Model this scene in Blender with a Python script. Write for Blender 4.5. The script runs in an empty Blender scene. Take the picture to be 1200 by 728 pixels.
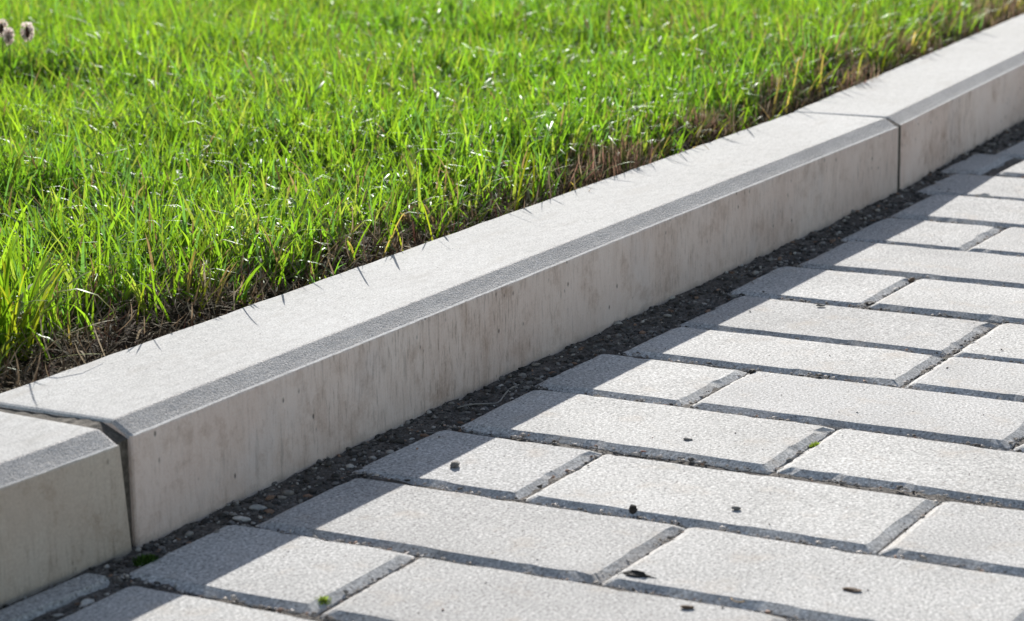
import bpy, math, random
import numpy as np

# ------------------------------------------------------------------ camera, sky, sun, exposure
S = bpy.context.scene
COL = S.collection
R = math.radians

CAM = np.array([-0.8883, -0.6960, 0.3685])
YAW, PITCH, ROLL = 1.06193, 0.22910, -0.01414
FPX = 2950.26                                   # focal length in pixels of a 1200 px wide frame


def cam_axes():
    f = np.array([math.sin(YAW) * math.cos(PITCH), math.cos(YAW) * math.cos(PITCH), -math.sin(PITCH)])
    r = np.array([math.cos(YAW), -math.sin(YAW), 0.0])
    u = np.cross(r, f)
    c, s = math.cos(ROLL), math.sin(ROLL)
    return c * r + s * u, -s * r + c * u, f


from mathutils import Matrix, Vector
ax_r, ax_u, ax_f = cam_axes()
cam_data = bpy.data.cameras.new('camera')
cam = bpy.data.objects.new('camera', cam_data)
COL.objects.link(cam)
cam.matrix_world = Matrix(((ax_r[0], ax_u[0], -ax_f[0], CAM[0]),
                           (ax_r[1], ax_u[1], -ax_f[1], CAM[1]),
                           (ax_r[2], ax_u[2], -ax_f[2], CAM[2]),
                           (0, 0, 0, 1)))
cam_data.sensor_width = 36.0
cam_data.lens = FPX / 1200.0 * 36.0
cam_data.clip_start = 0.02
cam_data.clip_end = 500.0
cam_data.dof.use_dof = True
cam_data.dof.focus_distance = 1.44
cam_data.dof.aperture_fstop = 19.5
S.camera = cam

SUN_EL, SUN_AZ = R(22.6), R(60.0)               # azimuth clockwise from +Y
world = bpy.data.worlds.new('World')
S.world = world
world.use_nodes = True
wn = world.node_tree
sky = wn.nodes.new('ShaderNodeTexSky')
sky.sky_type = 'NISHITA'
sky.sun_disc = False
sky.sun_elevation = SUN_EL
sky.sun_rotation = SUN_AZ
sky.air_density = 1.0
sky.dust_density = 0.8
sky.ozone_density = 0.2
haze_tint = wn.nodes.new('ShaderNodeMix')              # slightly hazy, whiter air over the whole sky
haze_tint.data_type = 'RGBA'
haze_tint.blend_type = 'MULTIPLY'
haze_tint.inputs[0].default_value = 1.0
haze_tint.inputs[7].default_value = (1.0, 0.93, 0.895, 1.0)
wn.links.new(sky.outputs[0], haze_tint.inputs[6])
wn.links.new(haze_tint.outputs[2], wn.nodes['Background'].inputs[0])
wn.nodes['Background'].inputs[1].default_value = 0.10

sun_data = bpy.data.lights.new('sun', 'SUN')
sun_data.energy = 4.9
sun_data.angle = R(0.5)
sun_data.color = (1.0, 0.972, 0.92)
sun = bpy.data.objects.new('sun', sun_data)
COL.objects.link(sun)
to_sun = Vector((math.sin(SUN_AZ) * math.cos(SUN_EL), math.cos(SUN_AZ) * math.cos(SUN_EL), math.sin(SUN_EL)))
sun.rotation_euler = to_sun.to_track_quat('Z', 'Y').to_euler()
sun.location = (2, 2, 3)

S.view_settings.view_transform = 'Standard'
S.view_settings.look = 'None'
S.view_settings.gamma = 1.0
S.view_settings.use_curve_mapping = False
S.view_settings.exposure = 0.70

rng = np.random.default_rng(7)
random.seed(7)

# ------------------------------------------------------------------ small helpers
H1, HT, CH, WID, ZB = 0.0517, 0.0580, 0.0121, 0.0916, -0.004   # kerb: lower edge, top, chamfer, width, ground line


def at(u, v, z=0.0):
    """point of the level plane z that was surveyed at photo position (u, v)"""
    d = ax_r * ((u - 600) / FPX) - ax_u * ((v - 364) / FPX) + ax_f
    return CAM + d * ((z - CAM[2]) / d[2])


SL = 0.0612


def kerb_y(x):
    """front line of the kerb row: a shallow convex bend"""
    x = np.asarray(x, float)
    y = np.where(x > 1, 0.0015 + (x - 1) * SL, 0.0)
    y = np.where(x > 2, 0.0015 + SL + (x - 2) * 0.123, y)
    y = np.where(x < 0, -0.001 - x * SL, y)
    return y


def vnoise(x, y, seed=0, n=256):
    """smooth value noise, period n"""
    g = np.random.default_rng(seed).random((n, n))
    xi, yi = np.floor(x).astype(int), np.floor(y).astype(int)
    fx, fy = x - xi, y - yi
    fx, fy = fx * fx * (3 - 2 * fx), fy * fy * (3 - 2 * fy)
    a = g[xi % n, yi % n]; b = g[(xi + 1) % n, yi % n]
    c = g[xi % n, (yi + 1) % n]; d = g[(xi + 1) % n, (yi + 1) % n]
    return (a * (1 - fx) + b * fx) * (1 - fy) + (c * (1 - fx) + d * fx) * fy


def mesh_obj(name, verts, faces, mats, parent=None, smooth=False, loc=None):
    me = bpy.data.meshes.new(name)
    me.from_pydata([tuple(v) for v in verts], [], [tuple(f) for f in faces])
    for m in (mats if isinstance(mats, (list, tuple)) else [mats]):
        me.materials.append(m)
    if smooth:
        me.polygons.foreach_set('use_smooth', [True] * len(me.polygons))
    me.update()
    o = bpy.data.objects.new(name, me)
    COL.objects.link(o)
    if loc is not None:
        o.location = loc
    if parent:
        o.parent = parent
    return o


def big_mesh(name, verts, loops, sizes, mat, smooth=False, attrs=None):
    """fast mesh from numpy arrays; attrs: {name: (n,3) per-vertex data}"""
    me = bpy.data.meshes.new(name)
    me.vertices.add(len(verts))
    me.vertices.foreach_set('co', np.ascontiguousarray(verts, dtype=np.float32).ravel())
    me.loops.add(len(loops))
    me.loops.foreach_set('vertex_index', np.ascontiguousarray(loops, dtype=np.int32))
    me.polygons.add(len(sizes))
    st = np.concatenate([[0], np.cumsum(sizes)[:-1]]).astype(np.int32)
    me.polygons.foreach_set('loop_start', st)
    me.polygons.foreach_set('loop_total', np.ascontiguousarray(sizes, dtype=np.int32))
    if smooth:
        me.polygons.foreach_set('use_smooth', np.ones(len(sizes), dtype=bool))
    for k, dat in (attrs or {}).items():
        a = me.attributes.new(k, 'FLOAT_VECTOR', 'POINT')
        a.data.foreach_set('vector', np.ascontiguousarray(dat, dtype=np.float32).ravel())
    me.materials.append(mat)
    me.update(calc_edges=True)
    o = bpy.data.objects.new(name, me)
    COL.objects.link(o)
    return o


def tag(o, label=None, cat=None, group=None, kind=None):
    if label: o['label'] = label
    if cat: o['category'] = cat
    if group: o['group'] = group
    if kind: o['kind'] = kind
    return o


# ------------------------------------------------------------------ materials
class NT:
    def __init__(s, name):
        s.m = bpy.data.materials.new(name)
        s.m.use_nodes = True
        s.t = s.m.node_tree
        s.b = s.t.nodes['Principled BSDF']
        s.out = s.t.nodes['Material Output']

    def n(s, typ, **kw):
        nd = s.t.nodes.new(typ)
        for k, v in kw.items():
            if k in nd.inputs.keys() if isinstance(k, str) else False:
                nd.inputs[k].default_value = v
            else:
                setattr(nd, k, v)
        return nd

    def l(s, a, b):
        s.t.links.new(a, b)

    def pos(s):
        return s.n('ShaderNodeNewGeometry').outputs['Position']

    def noise(s, vec, scale, detail=4, rough=0.55, stretch=None):
        if stretch:
            mp = s.n('ShaderNodeMapping')
            mp.inputs['Scale'].default_value = stretch
            s.l(vec, mp.inputs['Vector'])
            vec = mp.outputs[0]
        nd = s.n('ShaderNodeTexNoise')
        nd.inputs['Scale'].default_value = scale
        nd.inputs['Detail'].default_value = detail
        nd.inputs['Roughness'].default_value = rough
        s.l(vec, nd.inputs['Vector'])
        return nd.outputs['Fac']

    def voro(s, vec, scale, feature='F1', out='Distance', rand=1.0):
        nd = s.n('ShaderNodeTexVoronoi')
        nd.feature = feature
        nd.inputs['Scale'].default_value = scale
        nd.inputs['Randomness'].default_value = rand
        s.l(vec, nd.inputs['Vector'])
        return nd.outputs[out]

    def ramp(s, fac, stops):
        nd = s.n('ShaderNodeValToRGB')
        e = nd.color_ramp.elements
        while len(e) < len(stops):
            e.new(0.5)
        for i, (p, c) in enumerate(stops):
            e[i].position = p
            e[i].color = (*c, 1) if isinstance(c, (tuple, list)) else (c, c, c, 1)
        s.l(fac, nd.inputs[0])
        return nd.outputs[0]

    def mix(s, fac, a, b, mode='MIX'):
        nd = s.n('ShaderNodeMix')
        nd.data_type = 'RGBA'
        nd.blend_type = mode
        for sock, v in ((nd.inputs[0], fac), (nd.inputs[6], a), (nd.inputs[7], b)):
            if isinstance(v, (int, float)):
                sock.default_value = v if sock == nd.inputs[0] else (v, v, v, 1)
            elif isinstance(v, tuple):
                sock.default_value = (*v, 1)
            else:
                s.l(v, sock)
        return nd.outputs[2]

    def math(s, op, a, b=None, c=None):
        nd = s.n('ShaderNodeMath')
        nd.operation = op
        for i, v in enumerate((a, b, c)):
            if v is None: continue
            if isinstance(v, (int, float)): nd.inputs[i].default_value = v
            else: s.l(v, nd.inputs[i])
        return nd.outputs[0]

    def bump(s, h, dist, strength=1.0, normal=None):
        nd = s.n('ShaderNodeBump')
        nd.inputs['Strength'].default_value = strength
        nd.inputs['Distance'].default_value = dist
        s.l(h, nd.inputs['Height'])
        if normal: s.l(normal, nd.inputs['Normal'])
        return nd.outputs[0]

    def done(s, col, rough=0.85, normal=None, spec=0.3):
        if isinstance(col, tuple): s.b.inputs['Base Color'].default_value = (*col, 1)
        else: s.l(col, s.b.inputs['Base Color'])
        if isinstance(rough, float): s.b.inputs['Roughness'].default_value = rough
        else: s.l(rough, s.b.inputs['Roughness'])
        s.b.inputs['Specular IOR Level'].default_value = spec
        if normal: s.l(normal, s.b.inputs['Normal'])
        return s.m


def mat_kerb_top():
    t = NT('kerb_top_concrete'); p = t.pos()
    big = t.ramp(t.noise(p, 9, 5), [(0.3, (0.455, 0.445, 0.425)), (0.7, (0.525, 0.515, 0.495))])
    sand = t.noise(p, 900, 2, 0.7)
    c = t.mix(0.55, big, t.ramp(sand, [(0.28, 0.22), (0.48, 0.50), (0.72, 0.78)]), 'OVERLAY')
    c = t.mix(0.35, c, t.ramp(t.noise(p, 170, 4, 0.7, (0.6, 1.2, 1)), [(0.32, 0.33), (0.5, 0.5), (0.68, 0.60)]), 'OVERLAY')
    dots = t.ramp(t.voro(p, 240), [(0.08, 0.38), (0.17, 1.0)])
    sel = t.ramp(t.noise(p, 40, 3), [(0.50, 0.0), (0.58, 1.0)])
    c = t.mix(sel, c, t.mix(1.0, c, dots, 'MULTIPLY'))
    smear = t.ramp(t.noise(p, 34, 5, 0.6, (0.5, 1.6, 1)), [(0.56, 0.0), (0.72, 0.5)])
    c = t.mix(smear, c, (0.40, 0.375, 0.34))
    h = t.math('ADD', sand, t.math('MULTIPLY', t.noise(p, 160, 3), 0.9))
    return t.done(c, 0.86, t.bump(h, 0.00045, 0.55), 0.06)


def mat_kerb_chamfer():
    t = NT('kerb_chamfer_concrete'); p = t.pos()
    sand = t.noise(p, 1100, 2, 0.8)
    c = t.mix(0.6, t.ramp(t.noise(p, 30, 4), [(0.3, (0.42, 0.40, 0.385)), (0.7, (0.50, 0.48, 0.46))]),
              t.ramp(sand, [(0.3, 0.15), (0.5, 0.5), (0.7, 0.9)]), 'OVERLAY')
    h = t.math('ADD', sand, t.math('MULTIPLY', t.noise(p, 620, 2), 0.8))
    return t.done(c, 0.8, t.bump(h, 0.0012, 0.9), 0.12)


def mat_kerb_face():
    t = NT('kerb_face_concrete'); p = t.pos()
    big = t.ramp(t.noise(p, 7, 6, 0.6), [(0.28, (0.70, 0.56, 0.485)), (0.5, (0.80, 0.68, 0.605)), (0.75, (0.85, 0.75, 0.68))])  # paler than the top's concrete: lifted to make up for weak light in shade
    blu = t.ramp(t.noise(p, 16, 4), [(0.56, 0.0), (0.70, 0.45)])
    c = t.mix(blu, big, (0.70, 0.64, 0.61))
    # drip streaks left by the mould
    st1 = t.noise(p, 90, 4, 0.6, (1.0, 1.0, 0.2))
    st2 = t.noise(p, 420, 4, 0.7, (1.0, 1.0, 0.16))
    ssel = t.ramp(t.noise(p, 5, 3), [(0.38, 0.10), (0.60, 1.0)])
    blot = t.noise(p, 38, 7, 0.72)
    c = t.mix(0.9, c, t.ramp(blot, [(0.30, (0.66, 0.58, 0.52)), (0.47, (0.96, 0.94, 0.92)), (0.7, (1.0, 1.0, 1.0))]), 'MULTIPLY')
    c = t.mix(ssel, c, t.ramp(st1, [(0.30, (0.78, 0.73, 0.69)), (0.48, (0.96, 0.95, 0.94)), (0.7, (1.0, 1.0, 1.0))]), 'MULTIPLY')
    c = t.mix(t.math('MULTIPLY', ssel, 1.0), c, t.ramp(st2, [(0.30, (0.50, 0.46, 0.43)), (0.48, (0.94, 0.93, 0.92)), (0.7, (1.0, 1.0, 1.0))]), 'MULTIPLY')
    # air holes and short dark drips
    hole = t.ramp(t.voro(t_map(t, p, (1, 1, 0.62)), 130), [(0.06, 1.0), (0.15, 0.0)])
    hsel = t.ramp(t.noise(p, 24, 3), [(0.47, 0.0), (0.55, 1.0)])
    hole = t.math('MULTIPLY', hole, hsel)
    drip = t.ramp(t.noise(p, 190, 2, 0.5, (1, 1, 0.14)), [(0.60, 0.0), (0.70, 1.0)])
    dsel = t.ramp(t.noise(p, 13, 3), [(0.48, 0.0), (0.62, 0.75)])
    drip = t.math('MULTIPLY', drip, dsel)
    c = t.mix(t.math('MULTIPLY', hole, 0.85), c, (0.10, 0.085, 0.075))
    c = t.mix(t.math('MULTIPLY', drip, 0.38), c, (0.17, 0.145, 0.125))
    # splash dirt with a ragged shape of its own just above the gravel
    z = t.n('ShaderNodeSeparateXYZ'); t.l(p, z.inputs[0])
    zz = t.math('ADD', z.outputs[2], t.math('MULTIPLY', t.noise(p, 55, 4), 0.012))
    dirt = t.ramp(t.math('MULTIPLY', zz, 50.0), [(0.12, 0.5), (0.42, 0.0)])
    c = t.mix(dirt, c, (0.17, 0.145, 0.115))
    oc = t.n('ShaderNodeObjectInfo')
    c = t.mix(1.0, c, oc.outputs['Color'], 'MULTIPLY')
    fine = t.noise(p, 800, 2)
    c = t.mix(0.3, c, t.ramp(fine, [(0.3, 0.35), (0.7, 0.65)]), 'OVERLAY')
    h = t.math('SUBTRACT', t.math('ADD', t.math('MULTIPLY', st2, 0.5), t.math('MULTIPLY', fine, 0.5)), hole)
    return t.done(c, 0.82, t.bump(h, 0.0006, 0.6), 0.25)


def t_map(t, p, sc):
    mp = t.n('ShaderNodeMapping'); mp.inputs['Scale'].default_value = sc
    t.l(p, mp.inputs['Vector'])
    return mp.outputs[0]


def mat_paver():
    t = NT('paver_concrete'); p = t.pos()
    oi = t.n('ShaderNodeObjectInfo')
    base = t.ramp(oi.outputs['Random'], [(0.0, (0.385, 0.375, 0.360)), (0.5, (0.440, 0.430, 0.415)), (1.0, (0.480, 0.468, 0.445))])
    big = t.noise(p, 14, 5, 0.6)
    c = t.mix(0.6, base, t.ramp(big, [(0.3, 0.40), (0.7, 0.60)]), 'OVERLAY')
    grain = t.noise(p, 640, 3, 0.8)
    c = t.mix(0.95, c, t.ramp(grain, [(0.30, 0.10), (0.43, 0.40), (0.55, 0.56), (0.68, 0.92)]), 'OVERLAY')
    # pale quartz grains and dark specks
    v = t.voro(p, 480, out='Color')
    sp = t.n('ShaderNodeSeparateColor'); t.l(v, sp.inputs[0])
    d = t.voro(p, 480)
    lite = t.math('MULTIPLY', t.math('GREATER_THAN', sp.outputs[0], 0.90), t.ramp(d, [(0.25, 1.0), (0.45, 0.0)]))
    dark = t.math('MULTIPLY', t.math('GREATER_THAN', sp.outputs[1], 0.91), t.ramp(d, [(0.22, 1.0), (0.40, 0.0)]))
    c = t.mix(t.math('MULTIPLY', lite, 0.55), c, (0.74, 0.73, 0.70))
    c = t.mix(t.math('MULTIPLY', dark, 0.75), c, (0.15, 0.135, 0.12))
    stain = t.ramp(t.noise(p, 40, 4, 0.6), [(0.56, 0.0), (0.72, 0.40)])
    c = t.mix(stain, c, (0.44, 0.37, 0.30))
    h = t.math('ADD', grain, t.math('MULTIPLY', t.noise(p, 420, 2), 0.5))
    rough = 0.85
    return t.done(c, rough, t.bump(h, 0.0005, 0.6), 0.12)


def mat_bed():
    t = NT('joint_sand'); p = t.pos()
    c = t.ramp(t.noise(p, 300, 4, 0.7), [(0.3, (0.06, 0.053, 0.047)), (0.5, (0.12, 0.107, 0.095)), (0.72, (0.26, 0.235, 0.21))])
    c = t.mix(t.ramp(t.noise(p, 25, 3), [(0.45, 0.0), (0.65, 0.6)]), c, (0.075, 0.068, 0.06))
    return t.done(c, 0.95, t.bump(t.noise(p, 420, 3, 0.7), 0.0016, 0.9), 0.15)


def mat_soil():
    t = NT('lawn_soil'); p = t.pos()
    c = t.ramp(t.noise(p, 120, 5, 0.7), [(0.3, (0.022, 0.015, 0.010)), (0.55, (0.05, 0.036, 0.025)), (0.78, (0.11, 0.08, 0.055))])
    far = t.n('ShaderNodeVectorMath'); far.operation = 'LENGTH'; t.l(p, far.inputs[0])
    g = t.ramp(t.math('MULTIPLY', far.outputs['Value'], 0.1), [(0.30, 0.0), (0.40, 1.0)])   # turf beyond the modelled blades
    c = t.mix(g, c, t.ramp(t.noise(p, 40, 4), [(0.3, (0.03, 0.07, 0.012)), (0.7, (0.08, 0.15, 0.02))]))
    return t.done(c, 0.95, t.bump(t.noise(p, 160, 5, 0.7), 0.006, 0.9), 0.1)


def mat_attr(name, rough=0.9, spec=0.2, bump=0.0):
    t = NT(name); p = t.pos()
    a = t.n('ShaderNodeAttribute'); a.attribute_name = 'tint'
    c = t.mix(0.5, a.outputs['Color'], t.ramp(t.noise(p, 900, 2), [(0.3, 0.35), (0.7, 0.65)]), 'OVERLAY')
    return t.done(c, rough, t.bump(t.noise(p, 1200, 2), 0.0004, 0.6), spec)


def mat_grass(name, trans=0.55, gloss=0.05, rough=0.42):
    t = NT(name)
    t.t.nodes.remove(t.b)
    a = t.n('ShaderNodeAttribute'); a.attribute_name = 'tint'
    ta = t.n('ShaderNodeAttribute'); ta.attribute_name = 'through'
    df = t.n('ShaderNodeBsdfDiffuse'); t.l(a.outputs['Color'], df.inputs['Color'])
    tr = t.n('ShaderNodeBsdfTranslucent'); t.l(ta.outputs['Color'], tr.inputs['Color'])
    m1 = t.n('ShaderNodeMixShader'); m1.inputs[0].default_value = trans
    t.l(df.outputs[0], m1.inputs[1]); t.l(tr.outputs[0], m1.inputs[2])
    gl = t.n('ShaderNodeBsdfGlossy'); gl.inputs['Roughness'].default_value = rough
    gl.inputs['Color'].default_value = (0.9, 0.95, 0.9, 1)
    fr = t.n('ShaderNodeFresnel'); fr.inputs['IOR'].default_value = 1.38
    f2 = t.math('MULTIPLY', fr.outputs[0], gloss)
    m2 = t.n('ShaderNodeMixShader')
    t.l(f2, m2.inputs[0]); t.l(m1.outputs[0], m2.inputs[1]); t.l(gl.outputs[0], m2.inputs[2])
    t.l(m2.outputs[0], t.out.inputs['Surface'])
    return t.m


def mat_plain(name, c1, c2, scale=300, rough=0.85, bump=0.0006, spec=0.25):
    t = NT(name); p = t.pos()
    n = t.noise(p, scale, 4, 0.65)
    return t.done(t.ramp(n, [(0.3, c1), (0.7, c2)]), rough, t.bump(n, bump, 0.8), spec)


M_TOP, M_CHA, M_FACE = mat_kerb_top(), mat_kerb_chamfer(), mat_kerb_face()
M_PAVER, M_BED, M_SOIL = mat_paver(), mat_bed(), mat_soil()
M_GRAVEL = mat_attr('gravel_grains')
M_GRASS = mat_grass('grass_blade')
M_DRY = mat_grass('dry_grass_blade', 0.35, 0.02, 0.6)

# ------------------------------------------------------------------ ground sheets
def sheet(name, xs, ys, zf, mat, yoff=None):
    X, Y = np.meshgrid(xs, ys, indexing='ij')
    if yoff is not None: Y = Y + yoff(X)
    Z = zf(X, Y)
    V = np.stack([X, Y, Z], -1).reshape(-1, 3)
    nx, ny = len(xs), len(ys)
    i = (np.arange(nx - 1)[:, None] * ny + np.arange(ny - 1)[None]).ravel()
    loops = np.stack([i, i + ny, i + ny + 1, i + 1], 1).ravel()
    return big_mesh(name, V, loops, np.full(len(i), 4), mat, True)


gx = np.array([-80, 80.0])
ground = sheet('ground', gx, gx, lambda X, Y: X * 0 - 0.11, mat_plain('earth', (0.05, 0.04, 0.03), (0.10, 0.085, 0.06), 20, 0.95, 0.01))
tag(ground, kind='structure')


def joint_z(X, Y):
    n = vnoise(X * 60, Y * 60, 1) * 0.0022 + vnoise(X * 190, Y * 190, 2) * 0.0018
    near = np.clip((Y - kerb_y(X) + 0.045) / 0.03, 0, 1)        # gravel is banked up against the kerb
    return -0.0053 + n + near * 0.0012


bed_x = np.concatenate([[-3.0, -1.5], np.arange(-0.9, 1.75, 0.006), np.arange(1.76, 2.4, 0.02), [2.8, 4.5]])
bed_y = np.concatenate([[-4.0, -2.2, -1.2], np.arange(-1.0, -0.44, 0.02), np.arange(-0.44, 0.0, 0.006), [0.01, 0.02]])
pavement = sheet('pavement', bed_x, bed_y, joint_z, M_BED, kerb_y)
tag(pavement, kind='structure')

soil_x = np.concatenate([[-6, -3.0, -1.5], np.arange(-1.0, 2.6, 0.012), [3.2, 5, 9, 20, 40]])
soil_y = np.concatenate([np.arange(0.05, 1.7, 0.012), [2.2, 3.2, 5, 9, 20, 40]])


def soil_z(X, Y):
    n = vnoise(X * 14, Y * 14, 5) * 0.012 + vnoise(X * 45, Y * 45, 6) * 0.006
    d = Y - kerb_y(X) - WID
    return HT - 0.017 + n * np.clip(d / 0.03, 0.25, 1) + np.clip(d, 0, 0.3) * 0.02


lawn = sheet('lawn', soil_x, soil_y, soil_z, M_SOIL, kerb_y)
tag(lawn, kind='structure')

# ------------------------------------------------------------------ kerb stones
def kerb_stone(p0, ang, length, seed, lip=0.0020, shear=0.0):
    """one precast stone; local x along the row, y to the lawn, origin at its front foot"""
    r = np.random.default_rng(seed)
    prof = [(0.0, -0.16, 0)] + [(0.0, z, 0) for z in np.linspace(-0.03, H1 - 0.0012, 7)] + \
           [(0.0003, H1 - 0.0002, 3), (lip * 0.5, H1, 3), (lip, H1 + 0.0002, 1)] + \
           [(lip + (CH - lip) * k, H1 + (HT - H1) * k, 1) for k in (0.33, 0.66, 0.95)] + \
           [(CH + 0.0007, HT - 0.0001, 2)] + [(y, HT, 2) for y in np.linspace(CH + 0.012, WID - 0.012, 5)] + \
           [(WID - 0.003, HT - 0.0001, 2), (WID - 0.0008, HT - 0.0007, 2), (WID, HT - 0.003, 0), (WID, 0.0, 0), (WID, -0.16, 0)]
    n = len(prof)
    xs = np.concatenate([[0, 0.0006, 0.0022, 0.006], np.linspace(0.012, length - 0.012, 150), [length - 0.006, length - 0.0022, length - 0.0006, length]])
    pull = {0: 0.0016, 1: 0.0006, 2: 0.0001, -1: 0.0016, -2: 0.0006, -3: 0.0001}
    V = []
    cy, cz = WID / 2, 0.02
    m = len(xs)
    for i, x in enumerate(xs):
        pl = pull.get(i, pull.get(i - m, 0.0))
        for j, (y, z, k) in enumerate(prof):
            yy, zz = y, z
            if pl:
                if y <= 0.002: yy += pl
                if y >= WID - 0.001: yy -= pl
                if z >= H1: zz -= pl
            # the arrises wander a little, as cast edges do
            if 8 <= j <= 14 and 3 < i < m - 4:
                q = (vnoise(np.array([x * 55.0 + seed * 9]), np.array([j * 7.3]), 11)[0] - 0.5) * 0.0002
                q += (vnoise(np.array([x * 210.0 + seed * 5]), np.array([j * 3.1]), 12)[0] - 0.5) * 0.0005
                yy += q
                zz += q * 0.25 if j < 14 else 0
            if j in (19, 20, 21) and 3 < i < m - 4:
                yy += (vnoise(np.array([x * 60.0 + seed]), np.array([2.2]), 13)[0] - 0.5) * 0.0016
            V.append((x + shear * (1 - zz / H1) * min(1.0, max(0.0, (x - length + 0.05) / 0.05)), yy, zz))
    F, mi = [], []
    for i in range(m - 1):
        for j in range(n - 1):
            a = i * n + j
            F.append((a, a + n, a + n + 1, a + 1))
            mi.append({0: 0, 3: 2, 1: 1, 2: 2}[prof[j][2] if prof[j][2] == prof[j + 1][2] or prof[j][2] else prof[j][2]])
    F.append(tuple(range(n))); mi.append(0)
    F.append(tuple((m - 1) * n + k for k in reversed(range(n)))); mi.append(0)
    o = mesh_obj('kerb_stone', V, F, [M_FACE, M_CHA, M_TOP])
    o.data.polygons.foreach_set('material_index', mi)
    o.location = (p0[0], p0[1], 0)
    o.rotation_euler = (0, 0, ang)
    return o


a1 = math.atan(SL)
KG = 'kerb stones in a row along the lawn'
k = kerb_stone((0.0, 0.0), 0.0, 0.9970, 2)
tag(k, 'long middle concrete kerb stone, the only one whose two end joints both show', 'kerb stone', KG)


def joint_fill(parent, x0, x1, y0=0.0032):
    V, F = [], []
    ys = np.linspace(y0, WID - 0.002, 30)
    for i, y in enumerate(ys):
        zt = HT - 0.0022 + (float(vnoise(np.array([y * 300.0]), np.array([4.4]), 61)[0]) - 0.5) * 0.0014
        zt = min(zt, H1 - (0.0035 if y0 > 0.002 else 0.001) + y * 0.45) if y < 0.016 else zt
        V += [(x0, y, -0.05), (x0, y, zt), (x1, y, zt + 0.0006), (x1, y, -0.05)]
    for i in range(len(ys) - 1):
        for q in range(3):
            a = i * 4 + q
            F.append((a, a + 1, a + 5, a + 4))
    F += [(0, 3, 2, 1), tuple(len(V) - 4 + q for q in range(4))]
    return mesh_obj('joint_fill', V, F, mat_plain('joint_dirt', (0.045, 0.038, 0.03), (0.16, 0.14, 0.115), 260, 0.95, 0.0012), parent)


joint_fill(k, -0.0100, -0.0002)
joint_fill(k, 0.9972, 1.0028, 0.0008)
ln = 1.0
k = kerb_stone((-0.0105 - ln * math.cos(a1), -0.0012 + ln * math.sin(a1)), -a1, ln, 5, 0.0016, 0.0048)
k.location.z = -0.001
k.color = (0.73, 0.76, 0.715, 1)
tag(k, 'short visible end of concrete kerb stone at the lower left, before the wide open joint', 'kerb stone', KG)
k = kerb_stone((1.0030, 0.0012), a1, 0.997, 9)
k.color = (1.08, 1.06, 1.05, 1)  # lighter face tint stands in for fill light missing at this end
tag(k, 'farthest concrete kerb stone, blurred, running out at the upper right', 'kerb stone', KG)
k = kerb_stone((2.0015, 0.0012 + SL), math.atan(0.123), 0.998, 12)
tag(k, 'concrete kerb stone next beyond the farthest one in view', 'kerb stone', KG)

# ------------------------------------------------------------------ pavers
def paver(x0, x1, ya, yb, seed, skew=0.0, dz=0.0, tilt=(0, 0), round_l=0.004, ch=0.0050):
    """top face x0..x1, ya (kerb side, larger) .. yb; chamfered and slightly worn block"""
    r = np.random.default_rng(1000 + seed)
    cx, cy = (x0 + x1) / 2, (ya + yb) / 2
    hx, hy = (x1 - x0) / 2, (ya - yb) / 2
    rad = [0.0012 + r.random() * 0.0022 for _ in range(4)]
    rad[1] = max(rad[1], round_l); rad[2] = max(rad[2], round_l)
    pts = []
    corners = [(hx, -hy, -math.pi / 2), (hx, hy, 0), (-hx, hy, math.pi / 2), (-hx, -hy, math.pi)]
    for q, (ax, ay, a0) in enumerate(corners):
        rr = min(rad[q], hx * 0.8, hy * 0.8)
        ox, oy = ax - math.copysign(rr, ax), ay - math.copysign(rr, ay)
        for s in range(5):
            a = a0 + s * math.pi / 8
            pts.append((ox + rr * math.cos(a), oy + rr * math.sin(a), math.cos(a), math.sin(a)))
        nx_, ny_, _ = corners[(q + 1) % 4]
        r2 = min(rad[(q + 1) % 4], hx * 0.8, hy * 0.8)
        e = (nx_ - math.copysign(r2, nx_), ny_ - math.copysign(r2, ny_))
        a = a0 + math.pi / 2
        sx, sy = pts[-1][0], pts[-1][1]
        ex, ey = e[0] + r2 * math.cos(a), e[1] + r2 * math.sin(a)
        nseg = max(2, int(math.hypot(ex - sx, ey - sy) / 0.006))
        for s in range(1, nseg):
            f = s / nseg
            pts.append((sx + (ex - sx) * f, sy + (ey - sy) * f, math.cos(a), math.sin(a)))
    n = len(pts)
    P = np.array(pts)
    arc = np.arange(n)
    wob = (vnoise(arc * 0.45, np.full(n, seed * 1.7), 21) - 0.5) * 0.0013 + (vnoise(arc * 0.13, np.full(n, seed * 2.9), 22) - 0.5) * 0.0018
    chip = np.where(vnoise(arc * 0.5, np.full(n, seed * 3.3 + 7), 23) > 0.80, -0.0014, 0.0)
    V = []
    rings = [(0.0, 0.0, 1.0), (0.0005, -0.00025, 0.95), (ch, -0.0024, 0.5), (ch + 0.0005, -0.0042, 0.3), (ch + 0.0006, -0.062, 0.0)]
    for off, z, w in rings:
        o = off + (wob + chip) * w
        for i in range(n):
            V.append((P[i, 0] * (1 + o[i] / hx), P[i, 1] * (1 + o[i] / hy), z))
    # inner ring lets the worn top round very slightly over the edge
    inner = len(V)
    for i in range(n):
        V.append((P[i, 0] * (1 - 0.004 / hx), P[i, 1] * (1 - 0.004 / hy), 0.00008))
    V.append((0.0, 0.0, 0.0001))
    F = [(len(V) - 1, inner + i, inner + (i + 1) % n) for i in range(n)]
    for i in range(n):
        j = (i + 1) % n
        F.append((inner + i, i, j, inner + j)[::1])
    for k in range(len(rings) - 1):
        for i in range(n):
            j = (i + 1) % n
            F.append((k * n + i, (k + 1) * n + i, (k + 1) * n + j, k * n + j))
    ob = mesh_obj('paver', V, F, M_PAVER, pavement, loc=(cx, cy, dz))
    ob.rotation_euler = (tilt[0], tilt[1], skew)
    return ob


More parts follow.
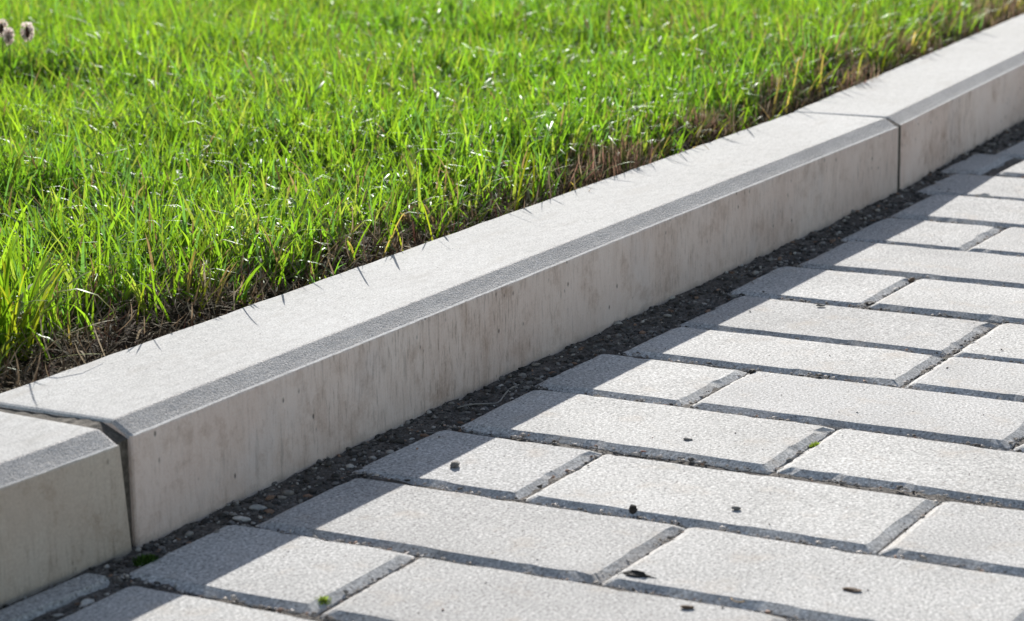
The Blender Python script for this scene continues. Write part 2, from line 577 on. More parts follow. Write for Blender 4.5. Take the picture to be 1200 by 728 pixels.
# courses surveyed from the photograph: (x0, x1, type or explicit kerb-side start)
courses = {-1: (-0.128, -0.049, 'L', -0.034), 0: (-0.034, 0.0435, 'S', -0.022), 1: (0.0555, 0.1365, 'L', -0.034),
           2: (0.1500, 0.2300, 'S', -0.028), 3: (0.2470, 0.3255, 'L', -0.0345), 4: (0.3400, 0.4190, 'S', -0.029),
           5: (0.4335, 0.5010, 'L', -0.0395), 6: (0.5135, 0.5965, 'L', -0.0410), 7: (0.6110, 0.6945, 'S', -0.029),
           8: (0.7085, 0.7920, 'L', -0.0405), 9: (0.8050, 0.8890, 'S', -0.031), 10: (0.9020, 0.9890, 'L', -0.0345),
           11: (1.0065, 1.0930, 'S', -0.016)}
x = 1.1080
for i in range(12, 25):
    courses[i] = (x, x + 0.0815, 'S' if i % 2 else 'L', None)
    x += 0.0955
x = -0.1420
for i in range(-2, -9, -1):
    courses[i] = (x - 0.0815, x, 'S' if i % 2 == 0 else 'L', None)
    x -= 0.0955
sd = 0
for ci, (x0, x1, typ, start) in sorted(courses.items()):
    xm = (x0 + x1) / 2
    far = float(kerb_y(xm)) if xm > 1 or xm < -0.1 else 0.0
    s0 = start if start is not None else far - 0.030 - 0.008 * random.random()
    if ci == 12:                                  # the far course begins with a narrow cut piece
        paver(x0, x1 + 0.001, -0.0005, -0.0270, 900, 0.01)
        row = [(-0.0500, -0.2100), (-0.2215, -0.3930), (-0.4060, -0.5780)]
    else:
        sh = 0.6 * far
        e = (-0.1175 if typ == 'S' else -0.2085) + sh
        row = [(s0, e)]
        for _ in range(3 if typ == 'S' else 2):
            row.append((row[-1][1] - 0.0118, row[-1][1] - 0.0118 - 0.1725))
    for k_, (ya, yb) in enumerate(row):
        sd += 1
        j = lambda s: (random.random() - 0.5) * s
        paver(x0 + j(0.0016), x1 + j(0.0016), ya + j(0.0012), yb + j(0.0016), sd, j(0.012), j(0.0012),
              (j(0.006), j(0.010)), 0.0045 if k_ == 0 else 0.002)
# cut strip between the kerb foot and the first course at the lower left
paver(-0.150, -0.0445, -0.0035, -0.0150, 950, -0.055, 0.0004, round_l=0.001, ch=0.0015)

# ------------------------------------------------------------------ gravel and grit
ICO_V = []
ph = (1 + 5 ** 0.5) / 2
for a_, b_ in ((1, ph), (1, -ph), (-1, ph), (-1, -ph)):
    ICO_V += [(0, a_, b_), (a_, b_, 0), (b_, 0, a_)]
ICO_V = np.array(ICO_V, float); ICO_V /= np.linalg.norm(ICO_V[0])
d2 = np.linalg.norm(ICO_V[:, None] - ICO_V[None], axis=-1)
adj = (d2 > 0.01) & (d2 < 1.06)
ICO_F = []
for a_ in range(12):
    for b_ in range(a_ + 1, 12):
        for c_ in range(b_ + 1, 12):
            if adj[a_, b_] and adj[b_, c_] and adj[a_, c_]:
                nrm = np.cross(ICO_V[b_] - ICO_V[a_], ICO_V[c_] - ICO_V[a_])
                ICO_F.append((a_, b_, c_) if nrm @ ICO_V[a_] > 0 else (a_, c_, b_))
ICO_F = np.array(ICO_F)


def grit(name, C, size, tint, flat=(0.3, 0.8)):
    """many small angular stones joined in one mesh"""
    n = len(C)
    V = ICO_V[None] * (0.55 + 0.8 * rng.random((n, 12, 1)))
    sc = np.stack([1 + 0.5 * rng.random(n), 0.5 + 0.5 * rng.random(n), flat[0] + (flat[1] - flat[0]) * rng.random(n)], 1)
    V = V * (sc * size[:, None])[:, None, :]
    a = rng.random(n) * 6.283
    tl = (rng.random(n) - 0.5) * 0.9
    ca, sa, ct, st = np.cos(a)[:, None], np.sin(a)[:, None], np.cos(tl)[:, None], np.sin(tl)[:, None]
    xx, yy, zz = V[..., 0], V[..., 1], V[..., 2]
    yy, zz = yy * ct - zz * st, yy * st + zz * ct
    V = np.stack([xx * ca - yy * sa, xx * sa + yy * ca, zz], -1) + C[:, None, :]
    loops = (ICO_F[None] + (np.arange(n) * 12)[:, None, None]).ravel()
    T = np.repeat(tint[:, None, :], 12, 1).reshape(-1, 3)
    return big_mesh(name, V.reshape(-1, 3), loops, np.full(n * 20, 3), M_GRAVEL, False, {'tint': T})


def pick(n, cols, w):
    c = np.array(cols)[rng.choice(len(cols), n, p=np.array(w) / sum(w))]
    return np.clip(c * (0.7 + 0.6 * rng.random((n, 1))), 0, 1)


GCOL = [(0.06, 0.055, 0.05), (0.11, 0.10, 0.09), (0.22, 0.20, 0.18), (0.40, 0.37, 0.33), (0.25, 0.16, 0.11)]
n = 17000
gxs = -0.35 + 2.1 * rng.random(n) ** 1.25
gys = kerb_y(gxs) - np.abs(rng.random(n)) * 0.040
size = 0.0004 + 0.0021 * rng.random(n) ** 5
ok = ~((gxs < -0.043) & (gys > -0.021) & (gys < kerb_y(gxs) - 0.003))
gxs, gys, size = gxs[ok], gys[ok], size[ok]; n = len(gxs)
C = np.stack([gxs, gys, joint_z(gxs, gys) + size * 0.15], 1)
g = grit('kerb_foot_gravel', C, size, pick(n, GCOL, [5, 4, 3.0, 1.2, 0.4]))
tag(g, 'dark gravel and dirt banked along the foot of the kerb', 'gravel', kind='stuff')

# finer grit in the joints between the pavers and strewn on them
PX = []
for ci, (x0, x1, typ, start) in courses.items():
    if -2 <= ci <= 14:
        m = 700
        yy = -0.02 - 0.50 * rng.random(m)
        PX.append(np.stack([x0 - 0.0068 + rng.normal(size=m) * 0.0016, yy], 1))
        m = 230
        off = -0.1234 if typ == 'S' else -0.2144
        w_ = rng.integers(0, 3, m) * -0.1843
        PX.append(np.stack([x0 + (x1 - x0) * rng.random(m), off + w_ + rng.normal(size=m) * 0.0016], 1))
PX = np.concatenate(PX)
n = len(PX)
size = 0.0003 + 0.0011 * rng.random(n) ** 3.5
C = np.stack([PX[:, 0], PX[:, 1], joint_z(PX[:, 0], PX[:, 1]) + size * 0.3 + 0.0004 + 0.0012 * rng.random(n)], 1)
LCOL = [(0.10, 0.09, 0.08), (0.26, 0.23, 0.20), (0.46, 0.42, 0.38), (0.36, 0.24, 0.18)]
g = grit('joint_grit', C, size, pick(n, LCOL, [2, 5, 4, 0.7]))
tag(g, 'fine pale grit filling the joints between the pavers', 'grit', kind='stuff')

m = 450
sx_ = -0.15 + 1.3 * rng.random(m); sy_ = -0.03 - 0.5 * rng.random(m)
size = 0.0003 + 0.0005 * rng.random(m) ** 3
C = np.stack([sx_, sy_, size * 0.4], 1)
g = grit('loose_grit', C, size, pick(m, LCOL, [5, 2, 1, 1]))
tag(g, 'tiny loose crumbs scattered over the paver tops', 'grit', kind='stuff')


# ------------------------------------------------------------------ single stones, crumbs, leaf bits, weeds
def stone(name, u, v, size, cols, label, cat, seed, flat=(1.2, 0.8, 0.6), rot=0.0, z=0.0, group=None, lumps=0.35):
    r = np.random.default_rng(seed)
    import bmesh
    bm = bmesh.new()
    bmesh.ops.create_icosphere(bm, subdivisions=3, radius=1.0)
    k1 = r.normal(size=(7, 3))
    k1 /= np.linalg.norm(k1, axis=1)[:, None]
    for vt in bm.verts:
        d = np.array(vt.co); s = 1.0
        for q in range(7):                       # broken facets
            c = d @ k1[q]
            lim = 0.62 + 0.25 * ((q * 37 % 10) / 10)
            if c > lim: s = min(s, 1 - (c - lim) * lumps * 2.2)
        s += (float(vnoise(np.array([d[0] * 2.6 + seed]), np.array([d[1] * 2.6 + d[2] * 1.9 + 9]), 31)[0]) - 0.5) * lumps
        vt.co = Vector(d * s * np.array(flat) * size)
    me = bpy.data.meshes.new(name)
    bm.to_mesh(me); bm.free()
    me.materials.append(mat_plain(name + '_surface', cols[0], cols[1], 700, 0.85, 0.0005))
    o = bpy.data.objects.new(name, me)
    COL.objects.link(o)
    P = at(u, v, z)
    o.location = (P[0], P[1], z + size * flat[2] * 0.62)
    o.rotation_euler = (0, 0, rot)
    return tag(o, label, cat, group)


GREY = ((0.13, 0.12, 0.11), (0.30, 0.28, 0.25))
DARK = ((0.018, 0.016, 0.014), (0.055, 0.048, 0.040))
PALE = ((0.46, 0.43, 0.39), (0.66, 0.62, 0.56))
BRWN = ((0.09, 0.06, 0.04), (0.22, 0.15, 0.10))
stone('pebble', 533, 546, 0.0029, GREY, 'flat grey pebble lying alone in the sun beside the kerb shadow', 'pebble', 1, (1.5, 0.9, 0.55), 0.6)
stone('dirt_clod', 742, 604, 0.0030, DARK, 'black upright crumb of dirt on a paver edge in the middle foreground', 'dirt clod', 2, (0.9, 0.8, 1.15), 0.2, -0.003)
stone('dirt_clod', 882, 439, 0.0026, DARK, 'round black crumb of dirt where two pavers meet, beside the grey end chamfer', 'dirt clod', 3, (1.2, 0.9, 0.8), 0.2, -0.002)
stone('dirt_clod', 831, 423, 0.0020, DARK, 'small black crumb of dirt on the course joint left of the round black one', 'dirt clod', 4, (1.1, 0.9, 0.9), 0, -0.003)
stone('dirt_clod', 988, 402, 0.0030, DARK, 'wide dark plug of dirt filling a short stretch of joint', 'dirt clod', 5, (0.8, 2.4, 0.7), 0.05, -0.0038)
stone('dirt_clod', 597, 506, 0.0030, DARK, 'black plug of dirt in the joint right at the shadow edge', 'dirt clod', 6, (0.8, 2.0, 0.7), 0.1, -0.005)
stone('stone_chip', 999, 693, 0.0024, BRWN, 'dark flat chip on the nearest paver at lower right', 'stone chip', 7, (0.9, 1.9, 0.35), 0.15)
stone('stone_chip', 863, 597, 0.0016, GREY, 'small grey chip on the paver right of the black crumb', 'stone chip', 8, (1.0, 1.4, 0.6), 0.3)
stone('stone_chip', 806, 516, 0.0016, GREY, 'small grey chip alone near the middle of a long paver', 'stone chip', 9, (1.0, 1.7, 0.5), 0.0)
stone('stone_chip', 962, 359, 0.0016, GREY, 'tiny grey chip on a sunny paver near the wide dark plug', 'stone chip', 10, (0.9, 1.9, 0.5), 0.4)
stone('stone_chip', 806, 713, 0.0018, BRWN, 'small brown chip near the bottom edge left of the orange leaf bits', 'stone chip', 25, (0.9, 1.7, 0.5), 0.4)
stone('pebble', 656, 548, 0.0024, GREY, 'grey pebble in the end joint below the yellow leaf bit, upper of two', 'pebble', 11, (1.5, 0.9, 0.7), 0.2, -0.004)
stone('pebble', 632, 568, 0.0020, GREY, 'grey pebble in the end joint below the yellow leaf bit, lower of two', 'pebble', 12, (1.5, 0.9, 0.7), -0.3, -0.004)
stone('pebble', 754, 532, 0.0017, ((0.22, 0.09, 0.06), (0.38, 0.2, 0.15)), 'reddish pebble in the joint along the front of a long paver', 'pebble', 13, (1.0, 2.0, 0.7), 0.1, -0.003)
stone('pebble', 1152, 232, 0.0042, PALE, 'white elongated pebble in a far joint, right of the kerb shadow', 'pebble', 14, (0.8, 2.0, 0.6), 0.0, -0.002)
stone('pebble', 1068, 331, 0.0027, BRWN, 'brown pebble at the top of an end joint in the far pavers', 'pebble', 15, (1.4, 0.9, 0.8), 0.1, -0.003)
stone('pebble', 1050, 341, 0.0022, PALE, 'pale pebble in the same far end joint as the brown one', 'pebble', 16, (1.4, 0.8, 0.7), 0.1, -0.003)
stone('pebble', 1142, 405, 0.0026, ((0.2, 0.2, 0.2), (0.4, 0.39, 0.37)), 'smooth grey pebble in the end joint at the right, above two dark clods', 'pebble', 17, (1.3, 0.9, 0.6), 0.1, -0.003)
stone('dirt_clod', 1122, 416, 0.0024, DARK, 'upper of two black clods in the end joint at the right', 'dirt clod', 18, (1.7, 0.9, 0.8), 0.1, -0.004)
stone('dirt_clod', 1108, 425, 0.0022, ((0.03, 0.032, 0.02), (0.09, 0.085, 0.06)), 'lower of two black clods in the end joint at the right', 'dirt clod', 19, (1.9, 0.9, 0.8), 0.0, -0.004)
stone('dirt_clod', 1018, 358, 0.0026, DARK, 'dark crumb where a far end joint meets the course joint', 'dirt clod', 20, (0.8, 1.9, 0.6), 0.0, -0.003)
stone('pebble', 101, 711, 0.0034, PALE, 'largest pale pebble in the shaded gravel at the lower left', 'pebble', 21, (1.6, 0.8, 0.6), 0.1, -0.004)
stone('pebble', 925, 541, 0.0019, GREY, 'grey pebble below the moss in the right end joint', 'pebble', 22, (1.5, 0.9, 0.7), 0.2, -0.003)
stone('pebble', 283, 611, 0.0026, PALE, 'pale pebble in the shaded gravel under the joint end of the middle kerb stone', 'pebble', 23, (0.8, 1.8, 0.6), 0.2, -0.003)
stone('pebble', 303, 598, 0.0026, ((0.25, 0.24, 0.23), (0.45, 0.43, 0.40)), 'grey pebble in the shaded gravel above and right of the pale one', 'pebble', 24, (0.8, 1.7, 0.7), 0.5, -0.003)


stone('dirt_clod', 748, 682, 0.0036, DARK, 'long black clod at a paver corner, bottom centre', 'dirt clod', 41, (0.9, 2.9, 0.8), 0.05, -0.0026, lumps=0.6)


def leaf_bit(u, v, size, col, label, rot, z=0.0):
    """curled fragment of a dry leaf"""
    V, F = [], []
    nx_, ny_ = 7, 5
    for i in range(nx_):
        f = i / (nx_ - 1) * 2 - 1
        w = math.sqrt(max(0.04, 1 - f * f)) * 0.5
        for k in range(ny_):
            g_ = k / (ny_ - 1) * 2 - 1
            V.append((f * size, g_ * w * size, size * (0.10 + 0.28 * g_ * g_ + 0.18 * f * f + 0.08 * random.random())))
    for i in range(nx_ - 1):
        for k in range(ny_ - 1):
            a = i * ny_ + k
            F.append((a, a + ny_, a + ny_ + 1, a + 1))
    P = at(u, v, z)
    o = mesh_obj('leaf_fragment', V, F, mat_plain('dry_leaf', tuple(c * 0.7 for c in col), col, 500, 0.6, 0.0003), smooth=True, loc=(P[0], P[1], z))
    o.rotation_euler = (0, 0, rot)
    s = o.modifiers.new('thick', 'SOLIDIFY'); s.thickness = 0.0003
    tag(o, label, 'leaf fragment')


leaf_bit(627, 513, 0.0040, (0.55, 0.38, 0.06), 'yellow leaf fragment in the joint beside the shadow edge', 1.4, -0.004)
leaf_bit(865, 707, 0.0032, (0.62, 0.36, 0.10), 'orange leaf fragment near the bottom edge, the right one of two', 1.5, -0.002)
leaf_bit(834, 703, 0.0034, (0.45, 0.24, 0.14), 'reddish leaf fragment near the bottom edge, the left one of two', 1.3, -0.004)
leaf_bit(740, 687, 0.0040, (0.50, 0.36, 0.26), 'pale brown leaf fragment just below the long black clod', 1.5, -0.003)
leaf_bit(283, 693, 0.0028, (0.30, 0.12, 0.06), 'red-brown leaf fragment in the joint by the shadow edge at the lower left', 1.2, -0.003)


def twig(pix, rad, col, label, z=0.002, name='twig', zs=None):
    P = [at(u, v, z) for u, v in pix]
    for i, q in enumerate(P):
        q[2] = z + (zs[i] if zs else 0.0008 * math.sin(i * 1.7))
    cu = bpy.data.curves.new(name, 'CURVE'); cu.dimensions = '3D'
    cu.bevel_depth = rad; cu.bevel_resolution = 2
    sp = cu.splines.new('NURBS'); sp.points.add(len(P) - 1); sp.use_endpoint_u = True; sp.order_u = 3
    for pt, q in zip(sp.points, P): pt.co = (*q, 1); pt.radius = 0.8 + 0.4 * random.random()
    tmp = bpy.data.objects.new('tmp', cu); COL.objects.link(tmp)
    dg = bpy.context.evaluated_depsgraph_get()
    me = bpy.data.meshes.new_from_object(tmp.evaluated_get(dg))
    bpy.data.objects.remove(tmp)
    me.materials.append(mat_plain(name + '_bark', tuple(c * 0.6 for c in col), col, 300, 0.7, 0.0003))
    o = bpy.data.objects.new(name, me); COL.objects.link(o)
    tag(o, label, 'twig')


twig([(536, 478), (552, 475), (573, 473), (585, 471), (591, 463), (600, 455), (608, 450)], 0.00045, (0.34, 0.31, 0.27),
     'pale bent twig lying in the shaded gravel below the kerb face', -0.001)
twig([(428, 672), (444, 664), (458, 658), (470, 653), (484, 646)], 0.0008, (0.60, 0.52, 0.46), 'straight pale straw lying in an end joint at lower centre', -0.003)


def moss(u, v, label, size=0.004, n=260, z=-0.0025, col=(0.16, 0.22, 0.03)):
    """cushion of short spiky leaflets"""
    P = at(u, v, 0)
    th = rng.random(n) * 6.283; rr = size * np.sqrt(rng.random(n))
    bx_, by_ = rr * np.cos(th) * 1.3, rr * np.sin(th) * 0.8
    hh = size * (0.8 - 0.5 * (rr / size)) * (0.6 + 0.6 * rng.random(n))
    a = rng.random(n) * 6.283
    w = size * 0.13
    V = np.empty((n, 4, 3))
    dx, dy = np.cos(a) * w, np.sin(a) * w
    lx, ly = rng.normal(size=n) * size * 0.35, rng.normal(size=n) * size * 0.35
    V[:, 0] = np.stack([bx_ - dx, by_ - dy, hh * 0.1], 1)
    V[:, 1] = np.stack([bx_ + dx, by_ + dy, hh * 0.1], 1)
    V[:, 2] = np.stack([bx_ + lx * 0.5 + dx * .7, by_ + ly * 0.5 + dy * .7, hh * 0.8], 1)
    V[:, 3] = np.stack([bx_ + lx, by_ + ly, hh * 1.3], 1)
    loops = (np.array([[0, 1, 2], [0, 2, 3]])[None] + (np.arange(n) * 4)[:, None, None]).ravel()
    t = np.array(col)[None] * (0.5 + rng.random((n, 1)))
    T = np.repeat(t[:, None], 4, 1).reshape(-1, 3)
    o = big_mesh('moss_tuft', V.reshape(-1, 3), loops, np.full(2 * n, 3), M_GRASS, False, {'tint': T, 'through': T * 1.6})
    o.location = (P[0], P[1], z)
    tag(o, label, 'moss')


moss(956, 519, 'yellow-green moss tuft in the end joint at the right', 0.0034)
moss(377, 701, 'yellow-green moss tuft in the end joint at the lower left', 0.0034)
moss(171, 655, 'dark green moss cushion at the foot of the wide kerb joint', 0.0052, 420, -0.0025, (0.05, 0.10, 0.02))
moss(1105, 427, 'small green moss tuft between the dark clods at the right', 0.0022, 160)


# ------------------------------------------------------------------ lawn
def blades(name, root, h, w, az, lean, curl, tint, thru, mat, twist=None, levels=5):
    """arching ribbons: root (n,3), lean = start angle from vertical, curl = added angle to the tip"""
    n = len(root)
    twist = az + np.pi / 2 if twist is None else twist
    pts = [root]
    seg = h / (levels - 1)
    p = root.copy()
    for i in range(levels - 1):
        ang = lean + curl * ((i + 0.5) / (levels - 1)) ** 1.4
        ang = np.minimum(ang, 2.95)
        p = p + np.stack([np.sin(ang) * np.cos(az) * seg, np.sin(ang) * np.sin(az) * seg, np.cos(ang) * seg], 1)
        pts.append(p)
    wd = np.stack([np.cos(twist), np.sin(twist), np.zeros(n)], 1)
    V = []
    prof = np.array([0.75, 1.0, 0.92, 0.6])[:levels - 1] if levels == 5 else np.linspace(0.9, 0.6, levels - 1)
    for i in range(levels - 1):
        V.append(pts[i] - wd * (w * prof[i] * 0.5)[:, None])
        V.append(pts[i] + wd * (w * prof[i] * 0.5)[:, None])
    V.append(pts[-1])
    nv = 2 * (levels - 1) + 1
    V = np.stack(V, 1)
    q = []
    for i in range(levels - 2):
        q += [2 * i, 2 * i + 1, 2 * i + 3, 2 * i + 2]
    q += [2 * (levels - 2), 2 * (levels - 2) + 1, nv - 1]
    loops = (np.array(q)[None] + (np.arange(n) * nv)[:, None]).ravel()
    sizes = np.tile(np.array([4] * (levels - 2) + [3]), n)
    T = np.repeat(tint[:, None], nv, 1).reshape(-1, 3)
    U = np.repeat(thru[:, None], nv, 1).reshape(-1, 3)
    return big_mesh(name, V.reshape(-1, 3), loops, sizes, mat, True, {'tint': T, 'through': U})


# how far behind the kerb the turf begins, surveyed along the row
EX = np.array([-1.0, -0.10, -0.02, 0.03, 0.06, 0.10, 0.16, 0.20, 0.26, 0.32, 0.40, 0.46, 0.52, 0.58, 0.62, 0.70, 0.78, 0.90, 1.00, 1.15, 1.25, 1.40, 1.7, 3.0])
EY = np.array([0.01, 0.010, 0.014, 0.020, 0.055, 0.060, 0.045, 0.036, 0.026, 0.022, 0.024, 0.022, 0.014, 0.012, 0.010, 0.022, 0.016, 0.018, 0.018, 0.016, 0.020, 0.018, 0.024, 0.03])


def edge(xx):
    return np.interp(xx, EX, EY)


def tufts(n, xr, yr, seed):
    r = np.random.default_rng(seed)
    X = xr[0] + (xr[1] - xr[0]) * r.random(n)
    D = yr[0] + (yr[1] - yr[0]) * r.random(n)
    return X, D


def in_view(X, Y, margin=0.13):
    q = np.stack([X, Y, np.full(len(X), HT)], 1) - CAM
    dz_ = q @ ax_f
    u = 600 + FPX * (q @ ax_r) / dz_
    v = 364 - FPX * (q @ ax_u) / dz_
    m = margin * 1200
    return (u > -m) & (u < 1200 + m) & (v > -m * 1.3) & (v < 728 + m)


def green(n, X, Y, r):
    """per-blade leaf colours: fresh, bluish, yellowing"""
    patch = vnoise(X * 5 + 3, Y * 5, 41)
    a = np.clip(patch * 0.7 + 0.15 + (r.random(n) - 0.5) * 0.9, 0, 1)[:, None]
    c = np.array([[0.056, 0.122, 0.012]]) * (1 - a) + np.array([[0.102, 0.162, 0.014]]) * a
    c *= 0.75 + 0.5 * r.random((n, 1))
    ol = r.random(n) < 0.15
    c[ol] = np.array([0.120, 0.150, 0.030]) * (0.7 + 0.5 * r.random((ol.sum(), 1)))
    blu = r.random(n) < 0.14
    c[blu] = np.array([0.050, 0.105, 0.035]) * (0.8 + 0.4 * r.random((blu.sum(), 1)))
    th = np.stack([c[:, 0] * 3.3, c[:, 1] * 3.4, c[:, 2] * 1.8], 1)
    return c, th


def make_lawn():
    r = np.random.default_rng(99)
    n = 66000
    X, D = tufts(n, (-0.6, 2.5), (0.0, 1.75), 3)
    Y = kerb_y(X) + WID + D
    vis = in_view(X, Y)
    keep = vis | (r.random(n) < 0.30)
    e = edge(X) + (vnoise(X * 38, D * 0 + 1, 51) - 0.5) * 0.022
    keep &= D > e
    # thin spots and the small bare patch at the upper left
    b = at(62, 116, HT); b2 = at(20, 118, HT)
    thin = 1.2 * np.exp(-(((X - b[0]) / 0.07) ** 2 + ((Y - b[1]) / 0.05) ** 2)) + 1.2 * np.exp(-(((X - b2[0]) / 0.06) ** 2 + ((Y - b2[1]) / 0.05) ** 2))
    thin += 0.35 * (vnoise(X * 9, Y * 9, 52) > 0.78)
    near = np.clip((D - e) / 0.03, 0.35, 1)
    keep &= r.random(n) > thin * 0.9
    keep &= r.random(n) < near
    X, D, Y, e = X[keep], D[keep], Y[keep], e[keep]
    per = r.integers(5, 9, len(X))
    idx = np.repeat(np.arange(len(X)), per)
    m = len(idx)
    taz = (r.random(len(X)) * 6.283)[idx]
    az = r.random(m) * 6.283
    sp = 0.0055
    bx_, by_ = X[idx] + r.normal(size=m) * sp, Y[idx] + r.normal(size=m) * sp
    back = kerb_y(bx_) + WID + 0.002
    by_ = np.maximum(by_, back)
    root = np.stack([bx_, by_, soil_z(bx_, by_) - 0.002], 1)
    near = np.clip((D[idx] - e[idx]) / 0.05, 0, 1)
    hp = 0.75 + 0.5 * vnoise(X * 7, Y * 7, 53)[idx]
    h = (0.030 + 0.024 * r.random(m)) * hp * (0.62 + 0.38 * near)
    w = 0.0010 + 0.0018 * r.random(m) ** 1.5
    low = r.random(m) < 0.35
    h[low] *= 0.45 + 0.2 * r.random(low.sum())
    lean = np.abs(r.normal(size=m)) * 0.42 + 0.05
    curl = 0.15 + np.abs(r.normal(size=m)) * 0.85
    flop = r.random(m) < 0.07
    curl[flop] += 1.1; h[flop] *= 1.25
    long_ = r.random(m) < 0.05
    h[long_] *= 1.35
    tint, thru = green(m, bx_, by_, r)
    # yellow-brown blades, more of them by the kerb and in the worn spots
    pd = 0.03 + 0.20 * np.exp(-(D[idx] - e[idx]) / 0.03) + 0.10 * (vnoise(bx_ * 6, by_ * 6, 54) > 0.72)
    pd += 0.16 * np.clip((bx_ - 1.0) / 0.6, 0, 1) * np.exp(-D[idx] / 0.12)
    dry = r.random(m) < pd
    k_ = dry.sum()
    tint[dry] = np.array([0.24, 0.17, 0.07]) * (0.6 + 0.7 * r.random((k_, 1)))
    thru[dry] = tint[dry] * 1.2
    o = blades('lawn_grass', root, h, w, az, lean, curl, tint, thru, M_GRASS, az + np.pi / 2 + r.normal(size=m) * 0.6)
    tag(o, 'bright green backlit lawn grass behind the kerb', 'grass', kind='stuff')


make_lawn()


def make_thatch():
    """brown dead stems and curled straw along the kerb and in the worn spots"""
    r = np.random.default_rng(123)
    n = 15000
    X = -0.3 + 2.5 * r.random(n)
    e = edge(X)
    D = r.random(n) ** 1.1 * (e + 0.045)
    d2_ = 9000
    X2 = -0.2 + 2.4 * r.random(d2_); D2 = 0.03 + 1.2 * r.random(d2_)
    X = np.concatenate([X, X2]); D = np.concatenate([D, D2])
    Y = kerb_y(X) + WID + 0.003 + D
    n = len(X)
    az = r.random(n) * 6.283
    h = 0.010 + 0.026 * r.random(n) ** 1.5
    near = (np.arange(n) < 15000) & (D < edge(X))
    toward = np.sin(az) < -0.2                     # keep the stems from piling onto the stone
    h = np.where(near & toward, np.minimum(h, 0.006 + D), h)
    root = np.stack([X, Y, soil_z(X, Y) + 0.001 + 0.004 * r.random(n)], 1)
    lean = np.clip(r.normal(1.25, 0.35, n), 0.2, 1.7)
    curl = r.normal(0.2, 0.8, n)
    w = 0.0005 + 0.0009 * r.random(n)
    cols = np.array([(0.085, 0.055, 0.035), (0.16, 0.11, 0.07), (0.28, 0.21, 0.14), (0.14, 0.065, 0.05), (0.36, 0.30, 0.21)])
    t = cols[r.choice(5, n, p=[.22, .26, .28, .10, .14])] * (0.7 + 0.6 * r.random((n, 1)))
    o = blades('dead_grass', root, h, w, az, lean, curl, t, t * 0.9, M_DRY)
    tag(o, 'brown dead grass and straw on the bare soil beside the kerb', 'dead grass', kind='stuff')
    # reddish dry tufts
    spots = [(712, 190, 0.05), (728, 182, 0.04), (1012, 88, 0.05), (1062, 52, 0.05), (828, 140, 0.035), (1150, 12, 0.06), (1180, 4, 0.05), (905, 105, 0.03)]
    R_, az_, t_ = [], [], []
    for u, v, s in spots:
        P = at(u, v + 8, HT)
        q = 330
        R_.append(np.stack([P[0] + r.normal(size=q) * s * 0.45, np.maximum(P[1] + r.normal(size=q) * s * 0.22, kerb_y(np.full(q, P[0])) + WID + 0.004), np.zeros(q)], 1))
    root = np.concatenate(R_); n = len(root)
    root[:, 1] = np.maximum(root[:, 1], kerb_y(root[:, 0]) + WID + 0.003)
    root[:, 2] = soil_z(root[:, 0], root[:, 1])
    t = np.array([(0.30, 0.17, 0.12), (0.38, 0.28, 0.18), (0.18, 0.11, 0.075), (0.11, 0.14, 0.03)])[r.choice(4, n)] * (0.7 + 0.6 * r.random((n, 1)))
    az = r.random(n) * 6.283
    o = blades('dry_tufts', root, 0.012 + 0.024 * r.random(n), 0.0006 + 0.0008 * r.random(n), az,
               np.abs(r.normal(size=n)) * 0.85, r.normal(0.6, 0.9, n), t, t * 1.3, M_DRY)
    tag(o, 'reddish brown withered tufts of grass along the lawn edge', 'dead grass', kind='stuff')


make_thatch()


